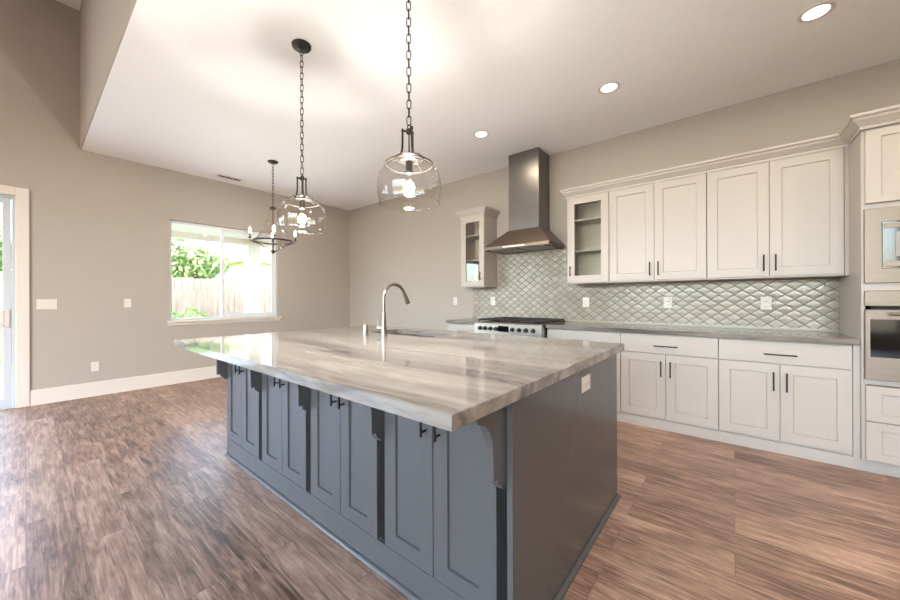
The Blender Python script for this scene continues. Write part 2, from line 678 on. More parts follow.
# kitchen window: white vinyl slider, stool and apron
xf0, xf1 = XW - 0.115, XW - 0.05
fr = MB()
fw = 0.035
fr.box(xf0, xf1, WY0, WY0 + fw, WZ0, WZ1, 0.004)
fr.box(xf0, xf1, WY1 - fw, WY1, WZ0, WZ1, 0.004)
fr.box(xf0, xf1, WY0 + fw, WY1 - fw, WZ1 - fw, WZ1, 0.004)
fr.box(xf0, xf1, WY0 + fw, WY1 - fw, WZ0, WZ0 + fw, 0.004)
win = struct(fr.build('window_1', 'vinyl'))
MULL = 2.035
g = MB()
g.box(xf0 + 0.012, xf0 + 0.018, WY0 + fw, MULL, WZ0 + fw, WZ1 - fw)
g.build('pane', 'window_glass', win)
s = MB()
sw = 0.045
sx0, sx1 = xf0 + 0.025, xf1 - 0.005
s.box(sx0, sx1, MULL - 0.02, MULL - 0.02 + sw, WZ0 + fw, WZ1 - fw, 0.003)
s.box(sx0, sx1, WY1 - fw - sw, WY1 - fw, WZ0 + fw, WZ1 - fw, 0.003)
s.box(sx0, sx1, MULL - 0.02 + sw, WY1 - fw - sw, WZ1 - fw - sw, WZ1 - fw, 0.003)
s.box(sx0, sx1, MULL - 0.02 + sw, WY1 - fw - sw, WZ0 + fw, WZ0 + fw + sw, 0.003)
sash = s.build('sliding_sash', 'vinyl', win)
g = MB()
g.box(sx0 + 0.01, sx0 + 0.016, MULL + 0.02, WY1 - fw - sw, WZ0 + fw + sw, WZ1 - fw - sw)
g.build('pane', 'window_glass', sash)
s = MB()
s.box(XW - 0.045, XW + 0.055, WY0 - 0.035, WY1 + 0.055, WZ0 - 0.03, WZ0 - 0.001, 0.005)
s.box(XW + 0.001, XW + 0.02, WY0 - 0.02, WY1 + 0.04, WZ0 - 0.072, WZ0 - 0.03, 0.003)
s.build('window_sill', 'trim', win)

# sliding garden door
fr = MB()
fr.box(XW - 0.13, XW - 0.02, DY1 - 0.035, DY1, 0, DZ1, 0.003)
fr.box(XW - 0.13, XW - 0.02, DY0, DY0 + 0.035, 0, DZ1, 0.003)
fr.box(XW - 0.13, XW - 0.02, DY0 + 0.035, DY1 - 0.035, DZ1 - 0.035, DZ1, 0.003)
fr.box(XW - 0.13, XW - 0.02, DY0 + 0.035, DY1 - 0.035, 0, 0.025, 0.003)
door = struct(fr.build('door_1', 'door_frame'))
ym = (DY0 + DY1) / 2
for k, (a, b, xo) in enumerate(((ym - 0.03, DY1 - 0.037, XW - 0.065), (DY0 + 0.037, ym + 0.03, XW - 0.11))):
    p = MB()
    q = 0.062
    p.box(xo, xo + 0.035, a, a + q, 0.026, DZ1 - 0.037, 0.003)
    p.box(xo, xo + 0.035, b - q, b, 0.026, DZ1 - 0.037, 0.003)
    p.box(xo, xo + 0.035, a + q, b - q, DZ1 - 0.037 - q, DZ1 - 0.037, 0.003)
    p.box(xo, xo + 0.035, a + q, b - q, 0.026, 0.026 + 0.09, 0.003)
    leaf = p.build('sliding_panel', 'door_frame', door)
    MB().box(xo + 0.015, xo + 0.021, a + q, b - q, 0.1, DZ1 - 0.1).build('pane', 'window_glass', leaf)
    if k == 0:
        h = MB()
        hx, hy = xo + 0.035, b - 0.031
        h.box(hx, hx + 0.012, hy - 0.018, hy + 0.018, 0.90, 1.10, 0.004)
        h.tube([(hx + 0.01, hy - 0.012, 1.085), (hx + 0.03, hy - 0.045, 1.07), (hx + 0.04, hy - 0.065, 1.0),
                (hx + 0.03, hy - 0.045, 0.93), (hx + 0.01, hy - 0.012, 0.915)], 0.007, 8)
        h.build('door_handle', 'plastic', leaf, True)

c = MB()
c.box(XW + 0.001, XW + 0.02, DY1 - 0.005, DY1 + 0.095, 0, DZ1 + 0.09, 0.004)
c.box(XW + 0.001, XW + 0.02, DY0 - 0.095, DY0 + 0.005, 0, DZ1 + 0.09, 0.004)
c.box(XW + 0.001, XW + 0.0195, DY0 + 0.005, DY1 - 0.005, DZ1 - 0.005, DZ1 + 0.09, 0.004)
c.box(XW - 0.02, XW + 0.001, DY1 - 0.012, DY1 - 0.0005, 0, DZ1)
struct(c.build('trim_1', 'trim'))
b = MB()
b.prism_x([(0, 0), (0, 0.178), (0.006, 0.178), (0.014, 0.168), (0.014, 0)], DY1 + 0.096, YK - 0.001)
# prism runs along x; turn it so that it runs along the window wall
for v in b.bm.verts:
    x, y, z = v.co
    v.co = (XW + 0.0005 + y, x, z)
struct(b.build('baseboard_window', 'trim'))
struct(MB().box(XW + 0.016, -3.0, YK - 0.015, YK - 0.0005, 0, 0.178, 0.003).build('baseboard_kitchen', 'trim'))

# ------------------------------------------------------------------ cabinets
YD = 3.775        # front of the base doors
YC = 3.796        # front of the base carcasses


def pull_v(x, z0, z1, yf, parent):
    h = MB()
    y = yf - 0.030
    h.box(x - 0.005, x + 0.005, y - 0.005, y + 0.005, z0, z1, 0.002, 1)
    for z in (z0 + 0.018, z1 - 0.018):
        h.cyl((x, yf + 0.001, z), (x, y + 0.003, z), 0.0045, n=10)
    return h.build('pull_handle', 'black', parent)


def pull_h(x0, x1, z, yf, parent):
    h = MB()
    y = yf - 0.030
    h.box(x0, x1, y - 0.005, y + 0.005, z - 0.005, z + 0.005, 0.002, 1)
    for x in (x0 + 0.022, x1 - 0.022):
        h.cyl((x, yf + 0.001, z), (x, y + 0.003, z), 0.0045, n=10)
    return h.build('pull_handle', 'black', parent)


G = 0.003


def base_cabinet(x0, x1, label, kind):
    r = thing('base_cabinet', ((x0 + x1) / 2, (YC + YK) / 2, 0), label, 'cabinet', 'white base cabinets')
    MB().box(x0 + 0.0005, x1 - 0.0005, YC, YK - 0.002, 0.088, 0.874).build('cabinet_body', 'cabinet', r)
    c = (x0 + x1) / 2
    d = MB().box(x0 + G, x1 - G, YD, YD + 0.02, 0.698, 0.864, 0.002).build('drawer', 'cabinet', r)
    pull_h(c - 0.092, c + 0.092, 0.767, YD, d)
    if kind == 'doors':
        for a, b, hx in ((x0 + G, c - G / 2, c - 0.036), (c + G / 2, x1 - G, c + 0.036)):
            d = MB().shaker(a, b, 0.106, 0.690, YD, stile=0.07).build('door', 'cabinet', r)
            pull_v(hx, 0.488, 0.632, YD, d)
    else:
        for z0, z1 in ((0.402, 0.690), (0.106, 0.395)):
            d = MB().shaker(x0 + G, x1 - G, z0, z1, YD, stile=0.07).build('drawer', 'cabinet', r)
            pull_h(c - 0.092, c + 0.092, (z0 + z1) / 2, YD, d)
    return r


base_cabinet(-2.975, -2.470, 'narrow white base cabinet left of the range', 'drawers')
base_cabinet(-1.575, -0.840, 'white base cabinet with three drawers just right of the range', 'drawers')
base_cabinet(-0.840, -0.100, 'white base cabinet with a drawer over two doors, in the middle of the run', 'doors')
base_cabinet(-0.100, 0.630, 'white base cabinet with a drawer over two doors, next to the oven tower', 'doors')

t = MB()
t.box(-1.575, 1.445, 3.79, 3.81, 0, 0.086, 0.002)
t.box(-2.975, -2.470, 3.79, 3.81, 0, 0.086, 0.002)
struct(t.build('trim_2', 'cabinet'))


def counter(x0, x1, label):
    return tag(MB().box(x0, x1, 3.745, YK - 0.001, 0.8755, 0.915, 0.003).build('countertop', 'stone2'), label, 'countertop')


counter(-2.99, -2.468, 'short grey stone countertop left of the range')
counter(-1.577, 0.6575, 'long grey stone countertop between the range and the oven tower')

# tiled backsplash
bs = tag(MB().box(-2.99, 0.662, YK - 0.010, YK - 0.0005, 0.9155, 1.3605)
         .box(-2.572, -1.462, YK - 0.010, YK - 0.0005, 1.3605, 1.86)
         .build('backsplash', 'tile'),
         'grey glazed diamond tile backsplash on the wall behind the range', 'backsplash')
MB().box(-1.575, 0.662, YK - 0.013, YK - 0.0102, 0.9155, 0.938, 0.001).build('liner_strip', 'tile_edge', bs)

# wall cabinets
YU = 4.07
UZ0, UZ1 = 1.372, 2.36


def hollow_body(x0, x1, z0, z1, yf, parent):
    b = MB()
    t = 0.018
    b.box(x0, x0 + t, yf, YK - 0.002, z0, z1)
    b.box(x1 - t, x1, yf, YK - 0.002, z0, z1)
    b.box(x0 + t, x1 - t, yf, YK - 0.002, z0, z0 + t)
    b.box(x0 + t, x1 - t, yf, YK - 0.002, z1 - t, z1)
    return b.build('cabinet_body', 'cabinet', parent)


def glass_cabinet(x0, x1, label, hx, z0=UZ0):
    r = thing('glass_cabinet', ((x0 + x1) / 2, YK - 0.17, z0), label, 'wall cabinet')
    hollow_body(x0, x1, z0, UZ1, YU + 0.021, r)
    MB().box(x0 + 0.018, x1 - 0.018, YK - 0.012, YK - 0.003, z0 + 0.018, UZ1 - 0.018).build('back_panel', 'cabinet_inside', r)
    for z in (1.745, 2.095):
        MB().box(x0 + 0.019, x1 - 0.019, YU + 0.05, YK - 0.013, z - 0.009, z + 0.009).build('shelf', 'cabinet', r)
    d = MB().shaker(x0 + 0.003, x1 - 0.003, z0 + 0.012, UZ1 - 0.012, YU, stile=0.078, hole=True).build('door', 'cabinet', r)
    MB().box(x0 + 0.08, x1 - 0.08, YU + 0.010, YU + 0.014, z0 + 0.088, UZ1 - 0.088).build('pane', 'cab_glass', d)
    pull_v(hx, 1.455, 1.570, YU, d)
    return r


def wall_cabinet(x0, x1, label):
    r = thing('wall_cabinet', ((x0 + x1) / 2, YK - 0.17, UZ0), label, 'wall cabinet', 'white wall cabinets')
    MB().box(x0 + 0.0005, x1 - 0.0005, YU + 0.021, YK - 0.002, UZ0, UZ1).build('cabinet_body', 'cabinet', r)
    c = (x0 + x1) / 2
    for a, b, hx in ((x0 + G, c - G / 2, c - 0.036), (c + G / 2, x1 - G, c + 0.036)):
        d = MB().shaker(a, b, UZ0 + 0.014, UZ1 - 0.012, YU, stile=0.072).build('door', 'cabinet', r)
        pull_v(hx, 1.428, 1.566, YU, d)
    return r


glass_cabinet(-2.967, -2.577, 'narrow white wall cabinet with a glass door left of the range hood', -2.636, 1.362)
glass_cabinet(-1.457, -1.013, 'white wall cabinet with a glass door and shelves right of the range hood', -1.417)
wall_cabinet(-1.012, -0.189, 'white two-door wall cabinet next to the glass-door cabinet')
wall_cabinet(-0.188, 0.640, 'white two-door wall cabinet next to the oven tower')
CROWN = [(0.0, -0.012), (0.006, -0.012), (0.008, 0.008), (0.014, 0.012), (0.026, 0.030), (0.040, 0.046), (0.044, 0.060),
         (0.050, 0.064), (0.056, 0.070), (0.058, 0.086), (0.0, 0.086)]


def crown(path, outs, z, label):
    """path: plan points of the cabinet face; outs: per point the plan direction in which the moulding steps out"""
    m = MB()
    loops = [[(px + ox * o, py + oy * o, z + dz) for o, dz in CROWN] for (px, py), (ox, oy) in zip(path, outs)]
    m.loft(loops)
    return tag(m.build('crown_moulding', 'cabinet'), label, 'moulding')


TX0, TX1 = 0.663, 1.447
CZ = UZ1 + 0.0005
# moulding sits on top of the cabinet boxes, its lowest lip lapping the face


def crown_z(z):
    return z


yface = YU + 0.0205
crown([(-2.968, YK - 0.002), (-2.968, YU - 0.001), (-2.576, YU - 0.001), (-2.576, YK - 0.002)],
      [(-1, 0), (-1, -1), (1, -1), (1, 0)], CZ, 'short white crown moulding on top of the narrow glass-door cabinet')
crown([(-1.458, YK - 0.002), (-1.458, YU - 0.001), (TX0 - 0.0015, YU - 0.001)], [(-1, 0), (-1, -1), (0, -1)], CZ,
      'long white crown moulding along the top of the wall cabinets')
# ------------------------------------------------------------------ oven tower
YT = 3.75
r = thing('oven_tower_cabinet', ((TX0 + TX1) / 2, (YT + YK) / 2, 0), 'tall white cabinet tower holding the microwave and oven', 'cabinet')
b = MB()
b.box(TX0, TX0 + 0.018, YT, YK - 0.002, 0.088, UZ1)
b.box(TX1 - 0.018, TX1, YT, YK - 0.002, 0.088, UZ1)
b.box(TX0 + 0.018, TX1 - 0.018, YK - 0.02, YK - 0.002, 0.088, UZ1)
for z0, z1 in ((0.088, 0.106), (0.612, 0.648), (1.250, 1.300), (1.805, 1.840), (2.34, 2.36)):
    b.box(TX0 + 0.018, TX1 - 0.018, YT, YK - 0.02, z0, z1)
b.build('cabinet_body', 'cabinet', r)
tc = (TX0 + TX1) / 2
for a, bb, hx in ((TX0 + 0.016, tc - 0.0015, tc - 0.036), (tc + 0.0015, TX1 - 0.016, tc + 0.036)):
    d = MB().shaker(a, bb, 1.842, 2.335, YT - 0.021, stile=0.068, rail=0.05).build('door', 'cabinet', r)
    pull_v(hx, 1.90, 2.03, YT - 0.021, d)
for z0, z1 in ((0.366, 0.606), (0.100, 0.361)):
    d = MB().shaker(TX0 + 0.016, TX1 - 0.016, z0, z1, YT - 0.021, stile=0.068, rail=0.05).build('drawer', 'cabinet', r)
    pull_h(tc - 0.092, tc + 0.092, (z0 + z1) / 2, YT - 0.021, d)
crown([(TX0 - 0.001, YU - 0.0605), (TX0 - 0.001, YT - 0.022), (TX1 + 0.001, YT - 0.022), (TX1 + 0.001, YK - 0.002)],
      [(-1, 0), (-1, -1), (1, -1), (1, 0)], CZ, 'white crown moulding on top of the oven tower')
tag(MB().box(0.6305, TX0 - 0.0005, YD + 0.004, YK - 0.002, 0.088, 0.874).build('filler_panel', 'cabinet'),
    'narrow white filler strip between the last base cabinet and oven tower', 'panel')
tag(MB().box(0.6405, TX0 - 0.0005, YU + 0.006, YK - 0.011, UZ0, UZ1).build('filler_panel', 'cabinet'),
    'narrow white filler strip between the wall cabinets and oven tower', 'panel')

ax0, ax1 = TX0 + 0.011, TX1 - 0.011
mw = thing('microwave', (tc, YT, 1.302), 'built-in steel microwave above the oven in the tower', 'microwave')
f = MB()
f.shaker(ax0, ax1, 1.302, 1.803, YT - 0.022, t=0.018, stile=0.074, rail=0.094, hole=True)
f.build('trim_frame', 'steel', mw)
MB().box(ax0 + 0.03, ax1 - 0.03, YT - 0.003, YT + 0.35, 1.33, 1.78).build('oven_body', 'black', mw)
mx0, mx1, mz0, mz1 = ax0 + 0.075, ax1 - 0.075, 1.397, 1.708
d = MB().box(mx0, mx1 - 0.14, YT - 0.026, YT - 0.0035, mz0, mz1, 0.002).build('door', 'black_glass', mw)
for z0, z1 in ((mz0 + 0.012, mz0 + 0.045), (mz1 - 0.045, mz1 - 0.012)):
    MB().box(mx0 + 0.008, mx1 - 0.145, YT - 0.029, YT - 0.0262, z0, z1, 0.001).build('steel_band', 'steel', d)
MB().box(mx0 + 0.055, mx1 - 0.19, YT - 0.028, YT - 0.0262, mz0 + 0.075, mz1 - 0.07, 0.001).build('window', 'grey_glass', d)
h = MB().box(mx1 - 0.165, mx1 - 0.150, YT - 0.062, YT - 0.050, mz0 + 0.02, mz1 - 0.02, 0.004)
for z in (mz0 + 0.05, mz1 - 0.05):
    h.cyl((mx1 - 0.1575, YT - 0.052, z), (mx1 - 0.1575, YT - 0.0262, z), 0.005, n=10)
h.build('handle', 'steel', d)
cp = MB().box(mx1 - 0.139, mx1, YT - 0.026, YT - 0.0035, mz0, mz1, 0.002).build('control_panel', 'black_glass', mw)
for i in range(3):
    for j in range(4):
        MB().box(mx1 - 0.122 + i * 0.038, mx1 - 0.094 + i * 0.038, YT - 0.0275, YT - 0.0262, mz0 + 0.05 + j * 0.04,
                 mz0 + 0.075 + j * 0.04).build('button', 'slot', cp)

ov = thing('wall_oven', (tc, YT, 0.65), 'built-in steel wall oven with black glass door under the microwave', 'oven')
MB().box(ax0 + 0.03, ax1 - 0.03, YT - 0.003, YT + 0.45, 0.66, 1.24).build('oven_body', 'black', ov)
MB().box(ax0, ax1, YT - 0.024, YT - 0.0035, 1.146, 1.248, 0.003).build('control_panel', 'steel', ov)
d = MB().shaker(ax0, ax1, 0.650, 1.122, YT - 0.034, t=0.03, stile=0.022, rail=0.064, depth=0.004, hole=True)
d.box(ax0 + 0.02, ax1 - 0.02, YT - 0.033, YT - 0.005, 0.70, 0.803)
d = d.build('door', 'steel', ov)
MB().box(ax0 + 0.0225, ax1 - 0.0225, YT - 0.029, YT - 0.005, 0.8035, 1.0575).build('window', 'black_glass', d)
h = MB().tube([(ax0 + 0.10, YT - 0.075, 1.095), (ax1 - 0.10, YT - 0.075, 1.095)], 0.010, 14)
for x in (ax0 + 0.13, ax1 - 0.13):
    h.cyl((x, YT - 0.072, 1.095), (x, YT - 0.0335, 1.095), 0.008, n=12)
h.build('handle', 'steel', d, True)

# ------------------------------------------------------------------ range
RX0, RX1 = -2.461, -1.584
rg = thing('range', ((RX0 + RX1) / 2, 4.05, 0), 'stainless steel gas range with black grates under the hood', 'range')
MB().box(RX0, RX1, 3.72, YK - 0.012, 0.10, 0.905, 0.003).build('oven_body', 'steel_v', rg)
legs = [(RX0 + 0.05, 3.80), (RX1 - 0.05, 3.80), (RX0 + 0.05, 4.34), (RX1 - 0.05, 4.34)]
for x, y in legs:
    MB().cyl((x, y, 0), (x, y, 0.0995), 0.02).build('leg', 'steel', rg)
cp = MB().box(RX0, RX1, 3.655, 3.7195, 0.758, 0.906, 0.004).build('control_panel', 'steel_bright', rg)
kx = []
for px in (-2.392, -2.318, -2.243, -2.168, -1.952, -1.866, -1.782, -1.697):
    k = MB()
    k.cyl((px * 0.992, 3.6545, 0.845), (px * 0.992, 3.648, 0.845), 0.026, n=20)
    k.cyl((px * 0.992, 3.6478, 0.845), (px * 0.992, 3.622, 0.845), 0.021, 0.018, n=20)
    k.box(px * 0.992 - 0.004, px * 0.992 + 0.004, 3.617, 3.6225, 0.827, 0.863, 0.001)
    k.build('knob', 'bronze', cp, True)
MB().box(-2.125, -1.985, 3.6515, 3.6545, 0.815, 0.882, 0.001).build('display', 'black_glass', cp)
MB().box(RX0 + 0.002, RX1 - 0.002, 3.70, YK - 0.014, 0.9055, 0.918, 0.003).build('cooktop', 'steel', rg)
gw = (RX1 - RX0 - 0.03) / 3
for i in range(3):
    a = RX0 + 0.015 + i * gw
    gr = MB()
    y0, y1, z = 3.715, 4.375, 0.944
    for yy in (y0, y1 - 0.014):
        gr.box(a + 0.003, a + gw - 0.003, yy, yy + 0.014, z - 0.008, z + 0.007, 0.002, 1)
    for xx in (a + 0.003, a + gw - 0.017):
        gr.box(xx, xx + 0.014, y0, y1, z - 0.008, z + 0.007, 0.002, 1)
    for xx in (a + gw * 0.33, a + gw * 0.62):
        gr.box(xx, xx + 0.010, y0, y1, z - 0.006, z + 0.006)
    for yy in (3.80, 3.88, 3.97, 4.04, 4.12, 4.21, 4.29):
        gr.box(a + 0.01, a + gw - 0.01, yy, yy + 0.010, z - 0.006, z + 0.006)
    for xx in (a + 0.005, a + gw - 0.017):
        for yy in (y0 + 0.002, y1 - 0.014, 4.04):
            gr.box(xx, xx + 0.012, yy, yy + 0.012, 0.9185, z - 0.006)
    gr.build('burner_grate', 'iron', rg)
    for yy in (3.88, 4.21):
        MB().cyl((a + gw / 2, yy, 0.9185), (a + gw / 2, yy, 0.928), 0.045, 0.04, 24).build('burner_cap', 'iron', rg, True)
d = MB().box(RX0 + 0.004, RX1 - 0.004, 3.69, 3.7195, 0.20, 0.745, 0.003).build('door', 'steel', rg)
MB().box(RX0 + 0.12, RX1 - 0.12, 3.687, 3.6898, 0.33, 0.62, 0.001).build('window', 'black_glass', d)
h = MB().tube([(RX0 + 0.05, 3.645, 0.70), (RX1 - 0.05, 3.645, 0.70)], 0.012, 12)
for x in (RX0 + 0.09, RX1 - 0.09):
    h.cyl((x, 3.648, 0.70), (x, 3.6898, 0.70), 0.009, n=10)
h.build('handle', 'steel', d, True)

# range hood
hd = thing('range_hood', (-2.03, 4.15, 1.83), 'brushed steel chimney range hood above the gas range', 'range hood')
hx0, hx1, hy0, hy1 = -2.462, -1.600, 3.90, YK - 0.011
cx0, cx1, cy0 = -2.205, -1.797, 4.07


def rect(x0, x1, y0, y1, z):
    return [(x0, y0, z), (x1, y0, z), (x1, y1, z), (x0, y1, z)]


MB().loft([rect(hx0 + 0.02, hx1 - 0.02, hy0 + 0.02, hy1, 1.838), rect(hx0, hx1, hy0, hy1, 1.830), rect(hx0, hx1, hy0, hy1, 1.868),
           rect(cx0 - 0.006, cx1 + 0.006, cy0 - 0.006, hy1, 2.075), rect(cx0, cx1, cy0, hy1, 2.076)]).build('canopy', 'steel', hd)
MB().box(cx0, cx1, cy0, hy1, 2.0765, 2.62).build('lower_chimney', 'steel_v', hd)
MB().box(cx0 + 0.003, cx1 - 0.003, cy0 + 0.003, hy1, 2.6205, HC - 0.001).build('upper_chimney', 'steel_v', hd)
MB().box(-2.20, -1.90, hy0 - 0.004, hy0 - 0.0005, 1.840, 1.858, 0.001).build('control_strip', 'plastic', hd)
for x in (-2.40, -2.02):
    MB().box(x, x + 0.35, hy0 + 0.06, hy1 - 0.06, 1.828, 1.8375).build('grease_filter', 'steel_v', hd)

# ------------------------------------------------------------------ island
IX0, IX1, IY0, IY1 = -2.990, -0.525, 0.680, 2.456
BXa, BXb, BYa, BYb = -2.985, -0.540, 1.088, 2.335
YP = 1.017            # front of the end panels and plinth
SX0, SX1, SY0, SY1 = -2.40, -1.69, 1.925, 2.325      # sink cut-out
isl = thing('kitchen_island', ((BXa + BXb) / 2, (BYa + BYb) / 2, 0), 'slate grey kitchen island cabinet with doors on the seating side', 'island')
b = MB()
b.box(BXa + 0.021, BXb - 0.021, BYa, BYb, 0.0, 0.665)
b.box(BXa + 0.021, SX0 - 0.03, BYa, BYb, 0.665, 0.8785)
b.box(SX1 + 0.03, BXb - 0.021, BYa, BYb, 0.665, 0.8785)
b.box(SX0 - 0.03, SX1 + 0.03, BYa, SY0 - 0.03, 0.665, 0.8785)
pitch = 0.599
yI = 1.005
DT = 0.028
PAIRS = [(-2.390 + i * pitch - 0.549, -2.390 + i * pitch) for i in range(4)]
for xl, xr in PAIRS:
    b.box(xl + 0.0005, xr - 0.0005, yI + DT, BYa, 0.135, 0.8785)
b.build('cabinet_body', 'island', isl)
MB().box(BXb - 0.0205, BXb, YP, BYb, 0.0, 0.8785, 0.001).build('end_panel', 'island', isl)
MB().box(BXa, BXa + 0.0205, YP, BYb, 0.0, 0.8785, 0.001).build('end_panel', 'island', isl)
MB().box(BXa + 0.021, BXb - 0.021, YP + 0.001, BYa - 0.0005, 0.0, 0.134).build('plinth', 'island', isl)
q = MB()
arc = [(0.0, 0.0), (-0.016, 0.0), (-0.016, 0.006), (-0.012, 0.013), (-0.006, 0.017), (0.0, 0.019)]
q.prism_x([(YP - 0.0005 + y, z) for y, z in arc], BXa, BXb + 0.016)
q.build('shoe_moulding', 'island', isl)
q = MB()
q.prism_x([(y, z) for y, z in arc], YP, BYb + 0.012)
for v in q.bm.verts:
    x, y, z = v.co
    v.co = (BXb + 0.0005 - y, x, z)
q.build('shoe_moulding', 'island', isl)
for xl, xr in PAIRS:
    c = (xl + xr) / 2
    for a, bb, hx in ((xl, c - 0.0015, c - 0.034), (c + 0.0015, xr, c + 0.034)):
        d = MB().shaker(a, bb, 0.148, 0.868, yI, t=DT - 0.001, stile=0.068, rail=0.066, depth=0.009).build('door', 'island', isl)
        pull_v(hx, 0.680, 0.815, yI, d)
CS = 0.024
COR = [(BYa - 0.001, 0.878), (0.822 + CS, 0.878), (0.822 + CS, 0.842), (0.836 + CS, 0.839), (0.842 + CS, 0.834)]
for k in range(9):
    a = math.pi / 2 * k / 8
    COR.append((0.842 + CS + 0.070 * math.sin(a), 0.832 - 0.105 * (1 - math.cos(a))))
COR += [(0.914 + CS, 0.640), (0.936 + CS, 0.640), (0.940 + CS, 0.624), (0.956 + CS, 0.612), (0.966 + CS, 0.598), (BYa - 0.001, 0.598)]
for x0, x1 in [(BXa + 0.021, PAIRS[0][0])] + [(PAIRS[i][1], PAIRS[i + 1][0]) for i in range(3)] + [(PAIRS[3][1], BXb - 0.021)]:
    MB().prism_x(COR, x0 + 0.0008, x1 - 0.0008).build('corbel', 'island', isl)

# island top with the sink cut-out

def rounded(x0, x1, y0, y1, rad, k=6):
    pts = []
    for cx, cy, a0 in ((x1 - rad, y1 - rad, 0), (x0 + rad, y1 - rad, 90), (x0 + rad, y0 + rad, 180), (x1 - rad, y0 + rad, 270)):
        for i in range(k + 1):
            a = math.radians(a0 + 90 * i / k)
            pts.append((cx + rad * math.cos(a), cy + rad * math.sin(a)))
    return pts


def outer_match(inner, x0, x1, y0, y1, k=6):
    out = []
    corners = [(x1, y1), (x0, y1), (x0, y0), (x1, y0)]
    for ci in range(4):
        cx, cy = corners[ci]
        for i in range(k + 1):
            px, py = inner[ci * (k + 1) + i]
            first = i < k / 2
            if i == k // 2:
                out.append((cx, cy))
            elif (first and ci % 2 == 0) or (not first and ci % 2 == 1):
                f = abs(i - k / 2) / (k / 2)
                out.append((cx, cy + (py - cy) * f))
            else:
                f = abs(i - k / 2) / (k / 2)
                out.append((cx + (px - cx) * f, cy))
    return out


inn = rounded(SX0, SX1, SY0, SY1, 0.05)
out = outer_match(inn, IX0, IX1, IY0, IY1)
e = 0.0025
out_t = outer_match(inn, IX0 + e, IX1 - e, IY0 + e, IY1 - e)
ZT, ZB = 0.920, 0.879
top = MB()
top.loft([[(x, y, ZB) for x, y in inn], [(x, y, ZB) for x, y in out], [(x, y, ZT - e) for x, y in out],
          [(x, y, ZT) for x, y in out_t], [(x, y, ZT) for x, y in inn]], cap=False)
top.bm.verts.ensure_lookup_table()
n = len(inn)
for i in range(n):
    j = (i + 1) % n
    a, b2 = top.bm.verts[i], top.bm.verts[j]
    c2, d2 = top.bm.verts[4 * n + j], top.bm.verts[4 * n + i]
    top.bm.faces.new((a, b2, c2, d2))
tag(top.build('island_countertop', 'stone'), 'polished taupe veined stone slab on top of the grey island', 'countertop')

# undermount sink
sk = thing('sink', ((SX0 + SX1) / 2, (SY0 + SY1) / 2, 0.68), 'undermount stainless steel sink set in the island top', 'sink')
o1 = rounded(SX0 - 0.012, SX1 + 0.012, SY0 - 0.012, SY1 + 0.012, 0.06)
o0 = rounded(SX0 - 0.004, SX1 + 0.004, SY0 - 0.004, SY1 + 0.004, 0.05)
o2 = rounded(SX0 + 0.01, SX1 - 0.01, SY0 + 0.01, SY1 - 0.01, 0.045)
o3 = rounded(SX0 + 0.03, SX1 - 0.03, SY0 + 0.03, SY1 - 0.03, 0.03)
MB().loft([[(x, y, 0.873) for x, y in o1], [(x, y, 0.8765) for x, y in o1], [(x, y, 0.8765) for x, y in o0], [(x, y, 0.70) for x, y in o2],
           [(x, y, 0.685) for x, y in o3]]).build('basin', 'steel', sk, True)
MB().lathe([(0.0, 0.690), (0.03, 0.690), (0.042, 0.688), (0.042, 0.6855)], ((SX0 + SX1) / 2, (SY0 + SY1) / 2), 20).build('drain', 'nickel', sk, True)

# faucet
FX, FY = -2.098, 1.845
fc = thing('faucet', (FX, FY, ZT), 'tall brushed nickel gooseneck pull-down faucet behind the sink', 'faucet')
MB().lathe([(0, ZT + 0.0005), (0.030, ZT + 0.0005), (0.029, ZT + 0.008), (0.024, ZT + 0.012), (0.0225, ZT + 0.05), (0.019, ZT + 0.11),
            (0.0165, ZT + 0.16), (0.0175, ZT + 0.166), (0.0165, ZT + 0.172), (0.0135, ZT + 0.175), (0, ZT + 0.175)], (FX, FY), 24).build('base', 'nickel', fc, True)
pts = [(FX, FY, ZT + 0.17), (FX, FY, 1.15), (FX, FY, 1.205)]
R_ = 0.118
for k in range(1, 15):
    a = math.pi - math.radians(158) * k / 14
    pts.append((FX, FY + R_ + R_ * math.cos(a), 1.205 + R_ * math.sin(a)))
MB().tube(pts, 0.0125, 14).build('spout', 'nickel', fc, True)
e0, e1 = Vector(pts[-2]), Vector(pts[-1])
dr = (e1 - e0).normalized()
sh = MB()
sh.cyl(e1 + dr * 0.001, e1 + dr * 0.03, 0.0145, 0.0155, 18)
sh.cyl(e1 + dr * 0.0305, e1 + dr * 0.088, 0.0165, 0.0205, 18)
sp = sh.build('spray_head', 'nickel', fc, True)
MB().cyl(e1 + dr * 0.0885, e1 + dr * 0.094, 0.018, 0.017, 18).build('nozzle', 'slot', sp, True)
MB().box(FX - 0.006, FX + 0.006, 0, 0.006, 0, 0.022).bm.free()
lv = MB()
lv.cyl((FX - 0.018, FY - 0.006, ZT + 0.052), (FX - 0.055, FY - 0.020, ZT + 0.052), 0.013, 0.014, 16)
lv.tube([(FX - 0.044, FY - 0.016, ZT + 0.06), (FX - 0.05, FY - 0.018, ZT + 0.09), (FX - 0.058, FY - 0.02, ZT + 0.135)], [0.006, 0.005, 0.0045], 10)
lv.build('lever', 'nickel', fc, True)
MB().lathe([(0, ZT + 0.0005), (0.026, ZT + 0.0005), (0.026, ZT + 0.006), (0.022, ZT + 0.008), (0.022, ZT + 0.076), (0.020, ZT + 0.080), (0, ZT + 0.080)],
           (-2.25, 1.785), 24, ).build('air_gap_cap', 'nickel', None, True)
tag(bpy.data.objects['air_gap_cap'], 'short brushed nickel cylinder cap standing left of the faucet', 'air gap')


